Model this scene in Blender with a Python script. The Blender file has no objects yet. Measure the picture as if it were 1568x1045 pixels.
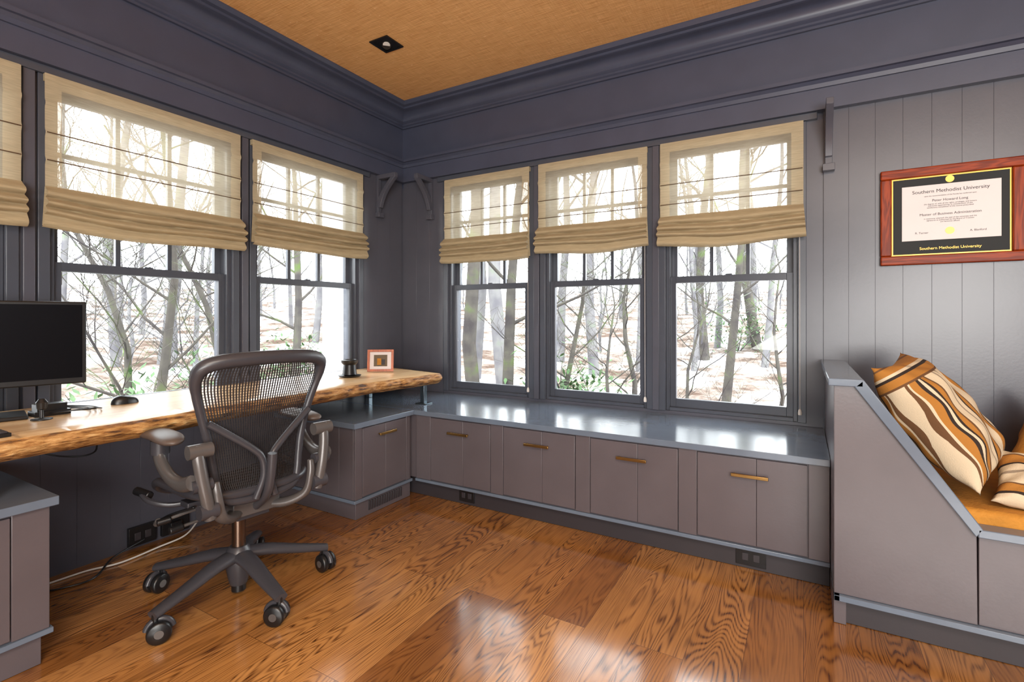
import bpy, bmesh, math, random
from mathutils import Vector, Matrix, noise
random.seed(7)
S=bpy.context.scene
COL=S.collection
XL,YB,ZC,XR,YR=-3.13,3.45,3.094,3.3,-2.8
BZ=0.60

# ------------------------------------------------------------------ materials
def lin(r,g,b):
    f=lambda c:(c/255/12.92) if c/255<=0.04045 else ((c/255+0.055)/1.055)**2.4
    return (f(r),f(g),f(b),1)
class NT:
    def __init__(s,name):
        s.m=bpy.data.materials.new(name); s.m.use_nodes=True
        s.t=s.m.node_tree; s.t.nodes.clear()
        s.out=s.t.nodes.new('ShaderNodeOutputMaterial')
    def n(s,typ,ins=None,**kw):
        nd=s.t.nodes.new('ShaderNode'+typ)
        for k,v in kw.items(): setattr(nd,k,v)
        if ins:
            for k,v in ins.items():
                sock=nd.inputs[k]
                if isinstance(v,bpy.types.NodeSocket): s.t.links.new(v,sock)
                else: sock.default_value=v
        return nd
    def ramp(s,fac,stops,interp='LINEAR'):
        nd=s.n('ValToRGB',{'Fac':fac}); cr=nd.color_ramp; cr.interpolation=interp
        while len(cr.elements)<len(stops): cr.elements.new(0.5)
        for e,(p,c) in zip(cr.elements,stops): e.position=p; e.color=c
        return nd.outputs['Color']
    def math(s,op,a,b=0.0,c=0.0):
        nd=s.n('Math',{0:a,1:b,2:c},operation=op); return nd.outputs[0]
    def finish(s,sh): s.t.links.new(sh,s.out.inputs['Surface']); return s.m

def paint(name,col,rough=0.35,var=0.06,bump=0.02,metal=0.0,nscale=6,coat=0.0,spec=0.5):
    t=NT(name)
    tc=t.n('TexCoord').outputs['Object']
    nz=t.n('TexNoise',{'Vector':tc,'Scale':nscale,'Detail':4}).outputs['Fac']
    c1=tuple(x*(1-var) for x in col[:3])+(1,); c2=tuple(min(1,x*(1+var)) for x in col[:3])+(1,)
    c=t.ramp(nz,[(0.3,c1),(0.7,c2)])
    nf=t.n('TexNoise',{'Vector':tc,'Scale':90,'Detail':2}).outputs['Fac']
    bp=t.n('Bump',{'Height':nf,'Strength':bump,'Distance':0.01}).outputs[0]
    b=t.n('BsdfPrincipled',{'Base Color':c,'Roughness':rough,'Metallic':metal,'Normal':bp,'Coat Weight':coat,'Specular IOR Level':spec})
    return t.finish(b.outputs[0])

M={}
M['wall']=paint('slate_paint',lin(76,77,87),0.30)
M['frieze']=paint('slate_paint_frieze',lin(67,72,90),0.36)
M['cab']=paint('cabinet_paint',lin(88,81,85),0.30)
M['top']=paint('bench_top_reflection_tint',lin(98,109,124),0.16,bump=0.01)  # pale blue window reflection put into the paint colour
M['sash']=paint('sash_paint',lin(70,74,84),0.28)
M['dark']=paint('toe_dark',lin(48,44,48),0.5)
M['black']=paint('black_plastic',lin(22,22,24),0.35)
M['blackgloss']=paint('screen_glass',lin(8,8,10),0.12,var=0.0,bump=0)
M['chair']=paint('chair_graphite',lin(58,57,62),0.32)
M['chairlight']=paint('chair_bracket_grey',lin(92,88,87),0.3,metal=0.3)
M['pad']=paint('armpad',lin(84,72,66),0.45)
M['pellicle']=paint('chair_mesh_strand',lin(38,36,38),0.5)
M['copper']=paint('polished_cylinder',lin(110,92,80),0.22,metal=0.9,bump=0)
M['steel']=paint('steel_leg',lin(104,116,124),0.25,metal=0.9,bump=0)
M['brass']=paint('bronze_pull',lin(150,118,70),0.3,metal=0.9,bump=0)
M['white']=paint('white_plastic',lin(205,200,195),0.4)
M['whiteext']=paint('white_column_paint',lin(240,240,240),0.6)
M['paper']=paint('diploma_paper',lin(218,212,212),0.6,bump=0.0,var=0.02)
M['ink']=paint('ink',lin(40,36,40),0.6)
M['gold']=paint('gold_leaf',lin(190,150,70),0.35,metal=0.6,bump=0)
M['mat']=paint('black_mat',lin(22,26,28),0.7)
M['mustard']=paint('mustard_fabric',lin(178,120,40),0.85,bump=0.3,var=0.12,nscale=20)
M['olive']=paint('olive_fabric',lin(104,92,76),0.9,bump=0.3)
M['rib']=paint('shade_rib',lin(84,62,40),0.7)

def wood(name,c1,c2,axis='y',rough=0.35,scale=1.0,coat=0.2,spec=0.5):
    t=NT(name)
    tc=t.n('TexCoord').outputs['Object']
    sc={'y':(9*scale,0.9*scale,9*scale),'x':(0.9*scale,9*scale,9*scale),'z':(9*scale,9*scale,.9*scale)}[axis]
    mp=t.n('Mapping',{'Vector':tc,'Scale':sc}).outputs[0]
    n1=t.n('TexNoise',{'Vector':mp,'Scale':1.0,'Detail':3,'Distortion':0.4}).outputs['Fac']
    s=t.math('SINE',t.math('MULTIPLY',n1,46.0))
    n2=t.n('TexNoise',{'Vector':mp,'Scale':9.0,'Detail':4}).outputs['Fac']
    f=t.math('ADD',t.math('MULTIPLY',t.math('ADD',s,1.0),0.22),t.math('MULTIPLY',n2,0.6))
    c=t.ramp(f,[(0.15,c1),(0.85,c2)])
    bp=t.n('Bump',{'Height':f,'Strength':0.08,'Distance':0.004}).outputs[0]
    b=t.n('BsdfPrincipled',{'Base Color':c,'Roughness':rough,'Normal':bp,'Coat Weight':coat,'Coat Roughness':0.15,'Specular IOR Level':spec})
    return t.finish(b.outputs[0])
M['desk']=wood('maple_slab',lin(232,204,162),lin(204,164,114),'y',0.28,0.8)
def bark_edge():
    t=NT('live_edge_bark')
    tc=t.n('TexCoord').outputs['Object']
    mp=t.n('Mapping',{'Vector':tc,'Scale':(30,9,60)}).outputs[0]
    n1=t.n('TexNoise',{'Vector':mp,'Scale':1.0,'Detail':5,'Roughness':0.65}).outputs['Fac']
    c=t.ramp(n1,[(0.36,lin(70,42,20)),(0.47,lin(150,102,50)),(0.6,lin(196,150,92)),(0.75,lin(222,190,140))])
    bp=t.n('Bump',{'Height':n1,'Strength':1.0,'Distance':0.014}).outputs[0]
    return t.finish(t.n('BsdfPrincipled',{'Base Color':c,'Roughness':0.6,'Normal':bp}).outputs[0])
M['bark']=bark_edge()
M['cherry']=wood('cherry_frame',lin(156,62,20),lin(98,30,8),'x',0.4,2.0,0.0,0.2)
M['cherryz']=wood('cherry_frame_z',lin(156,62,20),lin(98,30,8),'z',0.4,2.0,0.0,0.2)
M['frameoak']=wood('photo_frame_wood',lin(190,100,50),lin(150,70,35),'z',0.4,3.0)

def floor_mat():
    t=NT('oak_plank_floor')
    tc=t.n('TexCoord').outputs['Object']
    sp=t.n('SeparateXYZ',{0:tc})
    X,Y=sp.outputs[0],sp.outputs[1]
    v=t.n('CombineXYZ',{0:Y,1:X,2:0.0}).outputs[0]
    br=t.n('TexBrick',{'Vector':v,'Color1':(0,0,0,1),'Color2':(1,1,1,1),'Mortar':(0.5,0.5,0.5,1),'Scale':1.0,'Mortar Size':0.0011,'Mortar Smooth':0.3,'Bias':0.0,'Brick Width':1.9,'Row Height':0.19},offset=0.37,offset_frequency=2,squash=1.0)
    rnd=t.n('SeparateXYZ',{0:br.outputs['Color']}).outputs[0]
    kv=t.n('CombineXYZ',{0:t.math('MULTIPLY',X,1.9),1:t.math('MULTIPLY',Y,1.0),2:0.0}).outputs[0]
    vo=t.n('TexVoronoi',{'Vector':kv,'Scale':1.0,'Randomness':1.0}).outputs['Distance']
    kb=t.math('POWER',2.718,t.math('MULTIPLY',t.math('MULTIPLY',vo,vo),-55.0))
    gx=t.math('ADD',t.math('MULTIPLY',X,5.0),t.math('MULTIPLY',rnd,31.0))
    gy=t.math('ADD',t.math('MULTIPLY',Y,0.62),t.math('MULTIPLY',rnd,17.0))
    gv=t.n('CombineXYZ',{0:gx,1:gy,2:t.math('MULTIPLY',rnd,9.0)}).outputs[0]
    n1=t.n('TexNoise',{'Vector':gv,'Scale':1.0,'Detail':2.0,'Roughness':0.42,'Distortion':0.25}).outputs['Fac']
    n1=t.math('ADD',n1,t.math('MULTIPLY',kb,0.14))
    s=t.math('SINE',t.math('MULTIPLY',n1,270.0))
    s01=t.math('POWER',t.math('MULTIPLY',t.math('ADD',s,1.0),0.5),2.0)
    pv=t.n('CombineXYZ',{0:t.math('ADD',t.math('MULTIPLY',X,3.0),t.math('MULTIPLY',rnd,40.0)),1:t.math('MULTIPLY',Y,0.7),2:0.0}).outputs[0]
    pn=t.n('TexNoise',{'Vector':pv,'Scale':1.0,'Detail':1}).outputs['Fac']
    pm=t.n('SeparateXYZ',{0:t.ramp(pn,[(0.36,(0.35,0.35,0.35,1)),(0.60,(1,1,1,1))])}).outputs[0]
    fv=t.n('CombineXYZ',{0:t.math('MULTIPLY',X,150.0),1:t.math('MULTIPLY',Y,5.0),2:0.0}).outputs[0]
    n2=t.n('TexNoise',{'Vector':fv,'Scale':1.0,'Detail':3}).outputs['Fac']
    fine=t.ramp(n2,[(0.35,(0,0,0,1)),(0.7,(1,1,1,1))])
    n3=t.n('TexNoise',{'Vector':tc,'Scale':1.6,'Detail':4}).outputs['Fac']
    base=t.ramp(rnd,[(0.0,lin(142,92,44)),(0.5,lin(172,118,62)),(1.0,lin(194,140,82))])
    fs=t.n('SeparateXYZ',{0:fine}).outputs[0]
    g=t.math('MULTIPLY',t.math('MULTIPLY',s01,pm),t.math('ADD',t.math('MULTIPLY',fs,0.6),0.5))
    g=t.math('ADD',t.math('MULTIPLY',g,0.85),t.math('MULTIPLY',fs,0.22))
    dark=t.n('MixRGB',{'Fac':g,'Color1':base,'Color2':lin(76,38,12)},blend_type='MIX').outputs[0]
    var=t.ramp(n3,[(0.3,(0.72,0.69,0.66,1)),(0.7,(1.18,1.16,1.13,1))])
    c=t.n('MixRGB',{'Fac':1.0,'Color1':dark,'Color2':var},blend_type='MULTIPLY').outputs[0]
    kc=t.math('MULTIPLY',t.math('POWER',2.718,t.math('MULTIPLY',t.math('MULTIPLY',vo,vo),-700.0)),0.85)
    c=t.n('MixRGB',{'Fac':kc,'Color1':c,'Color2':lin(48,24,8)}).outputs[0]
    c=t.n('MixRGB',{'Fac':t.math('MULTIPLY',br.outputs['Fac'],0.8),'Color1':c,'Color2':lin(70,38,16)}).outputs[0]
    h=t.math('SUBTRACT',t.math('MULTIPLY',g,-0.3),br.outputs['Fac'])
    bp=t.n('Bump',{'Height':h,'Strength':0.10,'Distance':0.003}).outputs[0]
    ro=t.math('ADD',t.math('MULTIPLY',n2,0.10),0.13)
    b=t.n('BsdfPrincipled',{'Base Color':c,'Roughness':ro,'Normal':bp,'Coat Weight':0.6,'Coat Roughness':0.11})
    return t.finish(b.outputs[0])
M['floor']=floor_mat()

def ceil_mat():
    t=NT('grasscloth_ceiling')
    tc=t.n('TexCoord').outputs['Object']
    mp=t.n('Mapping',{'Vector':tc,'Scale':(7,170,1)}).outputs[0]
    n1=t.n('TexNoise',{'Vector':mp,'Scale':1.0,'Detail':3}).outputs['Fac']
    mp2=t.n('Mapping',{'Vector':tc,'Scale':(30,120,1)}).outputs[0]
    n2=t.n('TexNoise',{'Vector':mp2,'Scale':1.0,'Detail':2}).outputs['Fac']
    mp3=t.n('Mapping',{'Vector':tc,'Scale':(150,8,1)}).outputs[0]
    n4=t.n('TexNoise',{'Vector':mp3,'Scale':1.0,'Detail':2}).outputs['Fac']
    f=t.math('ADD',t.math('MULTIPLY',n1,0.7),t.math('MULTIPLY',n4,0.3))
    c=t.ramp(f,[(0.34,lin(198,142,80)),(0.66,lin(234,186,126))])
    spk=t.n('SeparateXYZ',{0:t.ramp(n2,[(0.68,(0,0,0,1)),(0.74,(1,1,1,1))])}).outputs[0]
    c=t.n('MixRGB',{'Fac':t.math('MULTIPLY',spk,0.6),'Color1':c,'Color2':lin(255,230,186)}).outputs[0]
    bp=t.n('Bump',{'Height':f,'Strength':0.05,'Distance':0.003}).outputs[0]
    b=t.n('BsdfPrincipled',{'Base Color':c,'Roughness':0.55,'Normal':bp})
    return t.finish(b.outputs[0])
M['ceil']=ceil_mat()

def shade_mat(name,col,tr,trl):
    t=NT(name)
    tc=t.n('TexCoord').outputs['Object']
    mp=t.n('Mapping',{'Vector':tc,'Scale':(14,14,260)}).outputs[0]
    n1=t.n('TexNoise',{'Vector':mp,'Scale':1.0,'Detail':2}).outputs['Fac']
    c=t.ramp(n1,[(0.3,tuple(x*0.8 for x in col[:3])+(1,)),(0.7,col)])
    d=t.n('BsdfDiffuse',{'Color':c}).outputs[0]
    l=t.n('BsdfTranslucent',{'Color':c}).outputs[0]
    m1=t.n('MixShader',{0:trl,1:d,2:l}).outputs[0]
    tp=t.n('BsdfTransparent',{'Color':(1,0.98,0.94,1)}).outputs[0]
    m2=t.n('MixShader',{0:tr,1:m1,2:tp}).outputs[0]
    return t.finish(m2)
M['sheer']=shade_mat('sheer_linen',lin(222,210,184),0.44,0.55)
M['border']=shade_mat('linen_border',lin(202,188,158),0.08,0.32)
M['fold']=shade_mat('linen_fold_shaded',lin(186,169,137),0.01,0.2)  # linen darkened in colour for the shadows of the stacked folds

def glass_mat():
    t=NT('window_glass')
    fr=t.n('Fresnel',{'IOR':1.25}).outputs[0]
    tp=t.n('BsdfTransparent',{'Color':(0.97,0.99,0.99,1)}).outputs[0]
    g=t.n('BsdfGlossy',{'Color':(1,1,1,1),'Roughness':0.02}).outputs[0]
    return t.finish(t.n('MixShader',{0:fr,1:tp,2:g}).outputs[0])
M['glass']=glass_mat()

def pillow_mat(name,stops,ends=None):
    t=NT(name)
    tc=t.n('TexCoord').outputs['Object']
    sp=t.n('SeparateXYZ',{0:tc}); x,y=sp.outputs[0],sp.outputs[1]
    nz=t.n('TexNoise',{'Vector':tc,'Scale':3,'Detail':1}).outputs['Fac']
    wob=t.math('MULTIPLY',t.math('SUBTRACT',nz,0.5),0.02)
    f=t.math('ADD',t.math('ADD',t.math('MULTIPLY',y,2.0),0.5),wob)
    c=t.ramp(f,stops,'CONSTANT')
    if ends:
        f2=t.math('ADD',t.math('ADD',t.math('MULTIPLY',x,1.7),0.5),wob)
        c2=t.ramp(f2,ends,'CONSTANT')
        k=t.n('SeparateXYZ',{0:t.ramp(f2,[(0,(1,1,1,1)),(0.22,(0,0,0,1))],'CONSTANT')}).outputs[0]
        c=t.n('MixRGB',{'Fac':k,'Color1':c,'Color2':c2}).outputs[0]
    wv=t.n('TexNoise',{'Vector':tc,'Scale':260,'Detail':2}).outputs['Fac']
    bp=t.n('Bump',{'Height':wv,'Strength':0.35,'Distance':0.004}).outputs[0]
    b=t.n('BsdfPrincipled',{'Base Color':c,'Roughness':0.9,'Normal':bp})
    return t.finish(b.outputs[0])
CR=lin(200,183,156); MU=lin(160,106,40); BK=lin(40,28,22); BR=lin(96,64,36); GR=lin(140,124,106)
M['pillow']=pillow_mat('striped_wool',[(0,CR),(0.10,GR),(0.118,CR),(0.17,BR),(0.18,CR),(0.19,MU),(0.225,BK),(0.243,CR),(0.262,BK),(0.28,MU),(0.315,BR),(0.33,CR),(0.40,GR),(0.415,CR),(0.46,BK),(0.475,MU),(0.51,BR),(0.525,CR),(0.64,MU),(0.69,BK),(0.705,CR),(0.86,MU)],
   [(0,MU),(0.05,BR),(0.06,MU),(0.11,CR),(0.13,BK),(0.15,MU),(0.205,BR)])
M['pillow2']=pillow_mat('striped_wool_gold',[(0,MU),(0.2,CR),(0.28,BK),(0.30,MU),(0.36,BR),(0.375,CR),(0.47,GR),(0.49,CR),(0.55,BK),(0.57,MU),(0.66,BR),(0.675,CR),(0.8,MU)])

def bark_mat(name,a,b_,c_):
    t=NT(name)
    tc=t.n('TexCoord').outputs['Object']
    n1=t.n('TexNoise',{'Vector':tc,'Scale':2.2,'Detail':4}).outputs['Fac']
    c=t.ramp(n1,[(0.35,a),(0.55,b_),(0.72,c_)])
    return t.finish(t.n('BsdfDiffuse',{'Color':c}).outputs[0])
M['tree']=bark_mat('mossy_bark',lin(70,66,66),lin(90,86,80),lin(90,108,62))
M['treefar']=bark_mat('haze_tinted_bark',lin(100,98,102),lin(118,116,116),lin(110,120,100))  # distant bark lightened in colour to stand in for haze
def ground_mat():
    t=NT('leaf_and_snow_ground')
    tc=t.n('TexCoord').outputs['Object']
    n1=t.n('TexNoise',{'Vector':tc,'Scale':0.6,'Detail':10,'Roughness':0.75}).outputs['Fac']
    c=t.ramp(n1,[(0.40,lin(84,70,62)),(0.50,lin(134,122,114)),(0.58,lin(220,220,225))])
    return t.finish(t.n('BsdfDiffuse',{'Color':c}).outputs[0])
M['ground']=ground_mat()
M['leaf']=paint('evergreen_leaf',lin(66,96,52),0.6,var=0.3)

# ------------------------------------------------------------------ mesh builder
class MB:
    def __init__(s): s.v=[];s.f=[];s.m=[];s.mats=[]
    def mi(s,mat):
        if mat not in s.mats: s.mats.append(mat)
        return s.mats.index(mat)
    def add(s,vs,fs,mat):
        o=len(s.v); s.v+= [tuple(v) for v in vs]; k=s.mi(mat)
        for f in fs: s.f.append([o+i for i in f]); s.m.append(k)
    def box(s,x0,x1,y0,y1,z0,z1,mat):
        x0,x1=sorted((x0,x1));y0,y1=sorted((y0,y1));z0,z1=sorted((z0,z1))
        vs=[(x,y,z) for z in(z0,z1) for y in(y0,y1) for x in(x0,x1)]
        s.add(vs,[(0,2,3,1),(4,5,7,6),(0,1,5,4),(2,6,7,3),(0,4,6,2),(1,3,7,5)],mat)
    def obox(s,c,size,R,mat):
        hx,hy,hz=[q/2 for q in size]; c=Vector(c)
        vs=[c+R@Vector((x,y,z)) for z in(-hz,hz) for y in(-hy,hy) for x in(-hx,hx)]
        s.add(vs,[(0,2,3,1),(4,5,7,6),(0,1,5,4),(2,6,7,3),(0,4,6,2),(1,3,7,5)],mat)
    def tube(s,pts,rad,mat,seg=12,closed=False,flat=1.0,up=None,caps=True):
        pts=[Vector(p) for p in pts]; n=len(pts)
        if not hasattr(rad,'__len__'): rad=[rad]*n
        if len(rad)<n: rad=list(rad)+[rad[-1]]*(n-len(rad))
        def tan(i):
            if closed: return (pts[(i+1)%n]-pts[i-1]).normalized()
            return (pts[min(i+1,n-1)]-pts[max(i-1,0)]).normalized()
        t=tan(0); u=Vector(up) if up else (Vector((0,0,1)) if abs(t.z)<0.9 else Vector((1,0,0)))
        nrm=(u-t*u.dot(t)).normalized(); vs=[]
        for i in range(n):
            t=tan(i); base=Vector(up) if up else nrm
            nn=base-t*base.dot(t)
            if nn.length<1e-5: nn=nrm
            nrm=nn.normalized(); b=t.cross(nrm)
            for k in range(seg):
                a=2*math.pi*k/seg
                vs.append(pts[i]+(nrm*math.cos(a)*flat+b*math.sin(a))*rad[i])
        fs=[]
        for i in range(n if closed else n-1):
            j=(i+1)%n
            for k in range(seg):
                l=(k+1)%seg; fs.append((i*seg+k,i*seg+l,j*seg+l,j*seg+k))
        if not closed and caps:
            fs.append(tuple(range(seg))[::-1]); fs.append(tuple((n-1)*seg+k for k in range(seg)))
        s.add(vs,fs,mat)
    def cyl(s,p0,p1,r,mat,seg=20,r1=None): s.tube([p0,p1],[r,r if r1 is None else r1],mat,seg)
    def lathe(s,prof,c,mat,seg=28):
        c=Vector(c); vs=[];n=len(prof)
        for r,z in prof:
            for k in range(seg):
                a=2*math.pi*k/seg; vs.append(c+Vector((r*math.cos(a),r*math.sin(a),z)))
        fs=[]
        for i in range(n-1):
            for k in range(seg):
                l=(k+1)%seg; fs.append((i*seg+k,i*seg+l,(i+1)*seg+l,(i+1)*seg+k))
        fs.append(tuple(range(seg))[::-1]); fs.append(tuple((n-1)*seg+k for k in range(seg)))
        s.add(vs,fs,mat)
    def prism(s,poly,off,mat):
        off=Vector(off); n=len(poly); a=[Vector(p) for p in poly]; vs=a+[p+off for p in a]
        fs=[tuple(range(n))[::-1],tuple(range(n,2*n))]+[(i,(i+1)%n,n+(i+1)%n,n+i) for i in range(n)]
        s.add(vs,fs,mat)
    def grid(s,fn,nu,nv,mat,matfn=None):
        o=len(s.v)
        for j in range(nv+1):
            for i in range(nu+1): s.v.append(tuple(fn(i/nu,j/nv)))
        for j in range(nv):
            for i in range(nu):
                a=o+j*(nu+1)+i; s.f.append([a,a+1,a+nu+2,a+nu+1])
                s.m.append(s.mi(matfn((i+.5)/nu,(j+.5)/nv) if matfn else mat))
    def build(s,name,parent=None,bevel=0.0,recalc=True,angle=40,subd=0,origin=None,seg=2):
        me=bpy.data.meshes.new(name)
        o=Vector(origin) if origin else Vector((0,0,0))
        me.from_pydata([tuple(Vector(v)-o) for v in s.v],[],s.f)
        for m in s.mats: me.materials.append(M[m])
        me.polygons.foreach_set('material_index',s.m)
        if recalc:
            bm=bmesh.new(); bm.from_mesh(me); bmesh.ops.recalc_face_normals(bm,faces=bm.faces); bm.to_mesh(me); bm.free()
        me.shade_smooth()
        try: me.set_sharp_from_angle(angle=math.radians(angle))
        except Exception: pass
        ob=bpy.data.objects.new(name,me); COL.objects.link(ob); ob.location=o
        if bevel>0:
            b=ob.modifiers.new('bevel','BEVEL'); b.width=bevel; b.segments=seg; b.limit_method='ANGLE'; b.angle_limit=math.radians(50)
            b.harden_normals=False
        if subd:
            d=ob.modifiers.new('sub','SUBSURF'); d.levels=subd; d.render_levels=subd
        if parent: ob.parent=parent
        return ob
def empty(name):
    e=bpy.data.objects.new(name,None); COL.objects.link(e); e.empty_display_size=0.1; return e
def smooth_pts(P,n=6,closed=False):
    P=[Vector(p) for p in P]; out=[]; N=len(P)
    for i in range(N if closed else N-1):
        if closed: a,b,c,d=P[i-1],P[i],P[(i+1)%N],P[(i+2)%N]
        else: a,b,c,d=P[max(i-1,0)],P[i],P[i+1],P[min(i+2,N-1)]
        for k in range(n):
            t=k/n
            out.append(0.5*((2*b)+(c-a)*t+(2*a-5*b+4*c-d)*t*t+(3*b-a-3*c+d)*t**3))
    if not closed: out.append(P[-1])
    return out

# ------------------------------------------------------------------ room shell
b=MB(); b.box(XL-0.16,XR+0.16,YR-0.16,YB+0.16,-0.1,0,'floor'); b.build('floor')
b=MB(); b.box(XL-0.16,XR+0.16,YR-0.16,YB+0.16,ZC,ZC+0.1,'ceil'); b.build('ceiling')
WT=0.16
LW=[(-0.05,0.83),(0.985,1.875),(2.035,2.925)]        # left wall windows (y)
BW=[(-2.615,-1.835),(-1.695,-0.925),(-0.80,-0.03)]     # back wall windows (x)
ZH=2.40
def wall_fn(side):
    if side=='left': return lambda b,s0,s1,n0,n1,z0,z1,m: b.box(XL-n0,XL-n1,s0,s1,z0,z1,m)
    return lambda b,s0,s1,n0,n1,z0,z1,m: b.box(s0,s1,YB+n0,YB+n1,z0,z1,m)
def build_wall(side,s0,s1,wins,zs,name):
    L=wall_fn(side); b=MB()
    L(b,s0,s1,0,WT,0,zs,'wall'); L(b,s0,s1,0,WT,ZH,ZC,'frieze')
    cur=s0
    for a,c in wins: L(b,cur,a,0,WT,zs,ZH,'wall'); cur=c
    L(b,cur,s1,0,WT,zs,ZH,'wall')
    return b
ZSL,ZSB=0.74,0.62
b=build_wall('left',YR,YB+WT,LW,ZSL,'wall_left'); b.build('wall_left')
b=build_wall('back',XL,XR,BW,ZSB,'wall_back'); b.build('wall_back')
b=MB(); b.box(XR,XR+WT,YR,YB+WT,0,ZC,'wall'); b.build('wall_right')
b=MB(); b.box(XL,XR,YR-WT,YR,0,ZC,'wall'); b.build('wall_rear')

# v-groove panelling
def boards(name,side,s0,s1,z0,z1,w=0.14,t=0.010,mat='wall'):
    L=wall_fn(side); b=MB(); n=max(1,round((s1-s0)/w)); ww=(s1-s0)/n
    L(b,s0,s1,-t+0.0015,0,z0,z1,mat)
    for i in range(n): L(b,s0+i*ww+0.0005,s0+(i+1)*ww-0.0005,-t,-t+0.0015,z0,z1,mat)
    return b.build(name,bevel=0.0008,seg=1)
boards('trim_1','back',0.10,XR-0.01,0.0,2.45,0.125)
boards('trim_2','back',XL+0.02,BW[0][0]-0.05,BZ,2.45)
boards('trim_3','left',LW[2][1]+0.05,YB-0.02,BZ,2.45)
boards('trim_4','left',YR,YB,0.0,ZSL-0.02)

def sweep(name,prof,mat):
    b=MB(); n=len(prof); vs=[]
    for p,z in prof:
        for x,y in ((XL+p,YR+p),(XL+p,YB-p),(XR-p,YB-p),(XR-p,YR+p)): vs.append((x,y,z))
    fs=[]
    for i in range(n-1):
        for k in range(4):
            l=(k+1)%4; fs.append((i*4+k,i*4+l,(i+1)*4+l,(i+1)*4+k))
    b.add(vs,fs,mat); return b.build(name,angle=25)
cp=[(0.0,2.93),(0.018,2.93),(0.018,2.945),(0.03,2.952),(0.03,2.965),(0.045,2.975)]
for i in range(9):
    a=i/8*math.pi/2; cp.append((0.05+0.075*(1-math.cos(a)),2.98+0.06*math.sin(a)))
cp+=[(0.14,3.045),(0.14,3.06),(0.165,3.066),(0.18,3.085),(0.18,3.0939)]
sweep('trim_5',cp,'frieze')
rp=[(0.0,2.44),(0.055,2.44),(0.055,2.56),(0.065,2.562),(0.068,2.585),(0.085,2.60),(0.10,2.603),(0.10,2.625),(0.03,2.632),(0.03,2.65),(0.0,2.655)]
sweep('trim_6',rp,'frieze')

def casing(name,side,wins,z0,zb):
    L=wall_fn(side); b=MB()
    for i,(a,c) in enumerate(wins):
        L(b,a-0.045,a,-0.016,0,z0,ZH,'sash'); L(b,c,c+0.045,-0.016,0,z0,ZH,'sash')
    L(b,wins[0][0]-0.1,wins[-1][1]+0.1,-0.03,0,ZH,2.44,'sash')
    for i in range(len(wins)-1):
        m=(wins[i][1]+wins[i+1][0])/2
        L(b,m-0.022,m+0.022,-0.024,0,z0,ZH,'wall')
    return b.build(name,bevel=0.003)
casing('trim_7','left',LW,ZSL,0); casing('trim_8','back',BW,ZSB,0)

# corbel brackets under the rail
def corbel(P,out,side):
    out=Vector(out); side=Vector(side); b=MB(); P=Vector(P); w=0.036
    def pr(poly): b.prism([P+out*a+Vector((0,0,z))-side*w/2 for a,z in poly],side*w,'wall')
    pr([(0.012,2.44),(0.22,2.44),(0.22,2.405),(0.012,2.405)])
    pr([(0.012,2.405),(0.035,2.405),(0.035,2.12),(0.012,2.12)])
    arc=[]
    for i in range(9):
        t=i/8; arc.append((0.20-0.165*t-0.03*math.sin(math.pi*t),2.405-0.24*t+0.0*t))
    pr([(a+0.02,z) for a,z in arc]+[(max(0.03,a-0.03),z) for a,z in arc[::-1]])
    b.prism([P+out*a+Vector((0,0,z))-side*(w/2+0.012) for a,z in [(0.012,2.125),(0.055,2.125),(0.055,2.085),(0.012,2.085)]],side*(w+0.024),'wall')
    return b.build('corbel_bracket',bevel=0.002)
corbel((-2.79,YB,0),(0,-1,0),(1,0,0))
corbel((XL,3.13,0),(1,0,0),(0,1,0))
corbel((0.125,YB,0),(0,-1,0),(1,0,0))

# windows
def window(k,side,a,c,zs):
    L=wall_fn(side); b=MB(); e=0.001
    a+=e;c-=e; z1=ZH-e; z0=zs+e
    J=0.022
    L(b,a,a+J,0.01,0.15,z0,z1,'sash'); L(b,c-J,c,0.01,0.15,z0,z1,'sash')
    L(b,a+J,c-J,0.01,0.15,z1-J,z1,'sash'); L(b,a+J,c-J,0.0,0.15,z0,z0+J,'sash')
    a+=J;c-=J;z1-=J;z0+=J
    MR=1.495
    def sash(n0,n1,za,zb,st,br,tr,cols,rows):
        L(b,a,a+st,n0,n1,za,zb,'sash'); L(b,c-st,c,n0,n1,za,zb,'sash')
        L(b,a+st,c-st,n0,n1,za,za+br,'sash'); L(b,a+st,c-st,n0,n1,zb-tr,zb,'sash')
        ga,gc,gza,gzb=a+st,c-st,za+br,zb-tr; m=0.011
        for i in range(1,cols):
            x=ga+(gc-ga)*i/cols; L(b,x-m,x+m,n0+0.004,n1-0.004,gza,gzb,'sash')
        for i in range(1,rows):
            z=gza+(gzb-gza)*i/rows; L(b,ga,gc,n0+0.006,n1-0.006,z-m,z+m,'sash')
        nm=(n0+n1)/2
        L(b,ga,gc,nm-0.0015,nm+0.0015,gza,gzb,'glass')
    sash(0.08,0.115,MR-0.02,z1,0.036,0.04,0.05,3,3)
    sash(0.035,0.072,z0,MR+0.022,0.036,0.055,0.042,1,1)
    m=(a+c)/2
    L(b,m-0.02,m+0.02,0.04,0.06,MR+0.022,MR+0.030,'sash')
    return b.build('window_%d'%k,bevel=0.002,seg=1)
k=1
for a,c in LW: window(k,'left',a,c,ZSL); k+=1
for a,c in BW: window(k,'back',a,c,ZSB); k+=1

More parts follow.
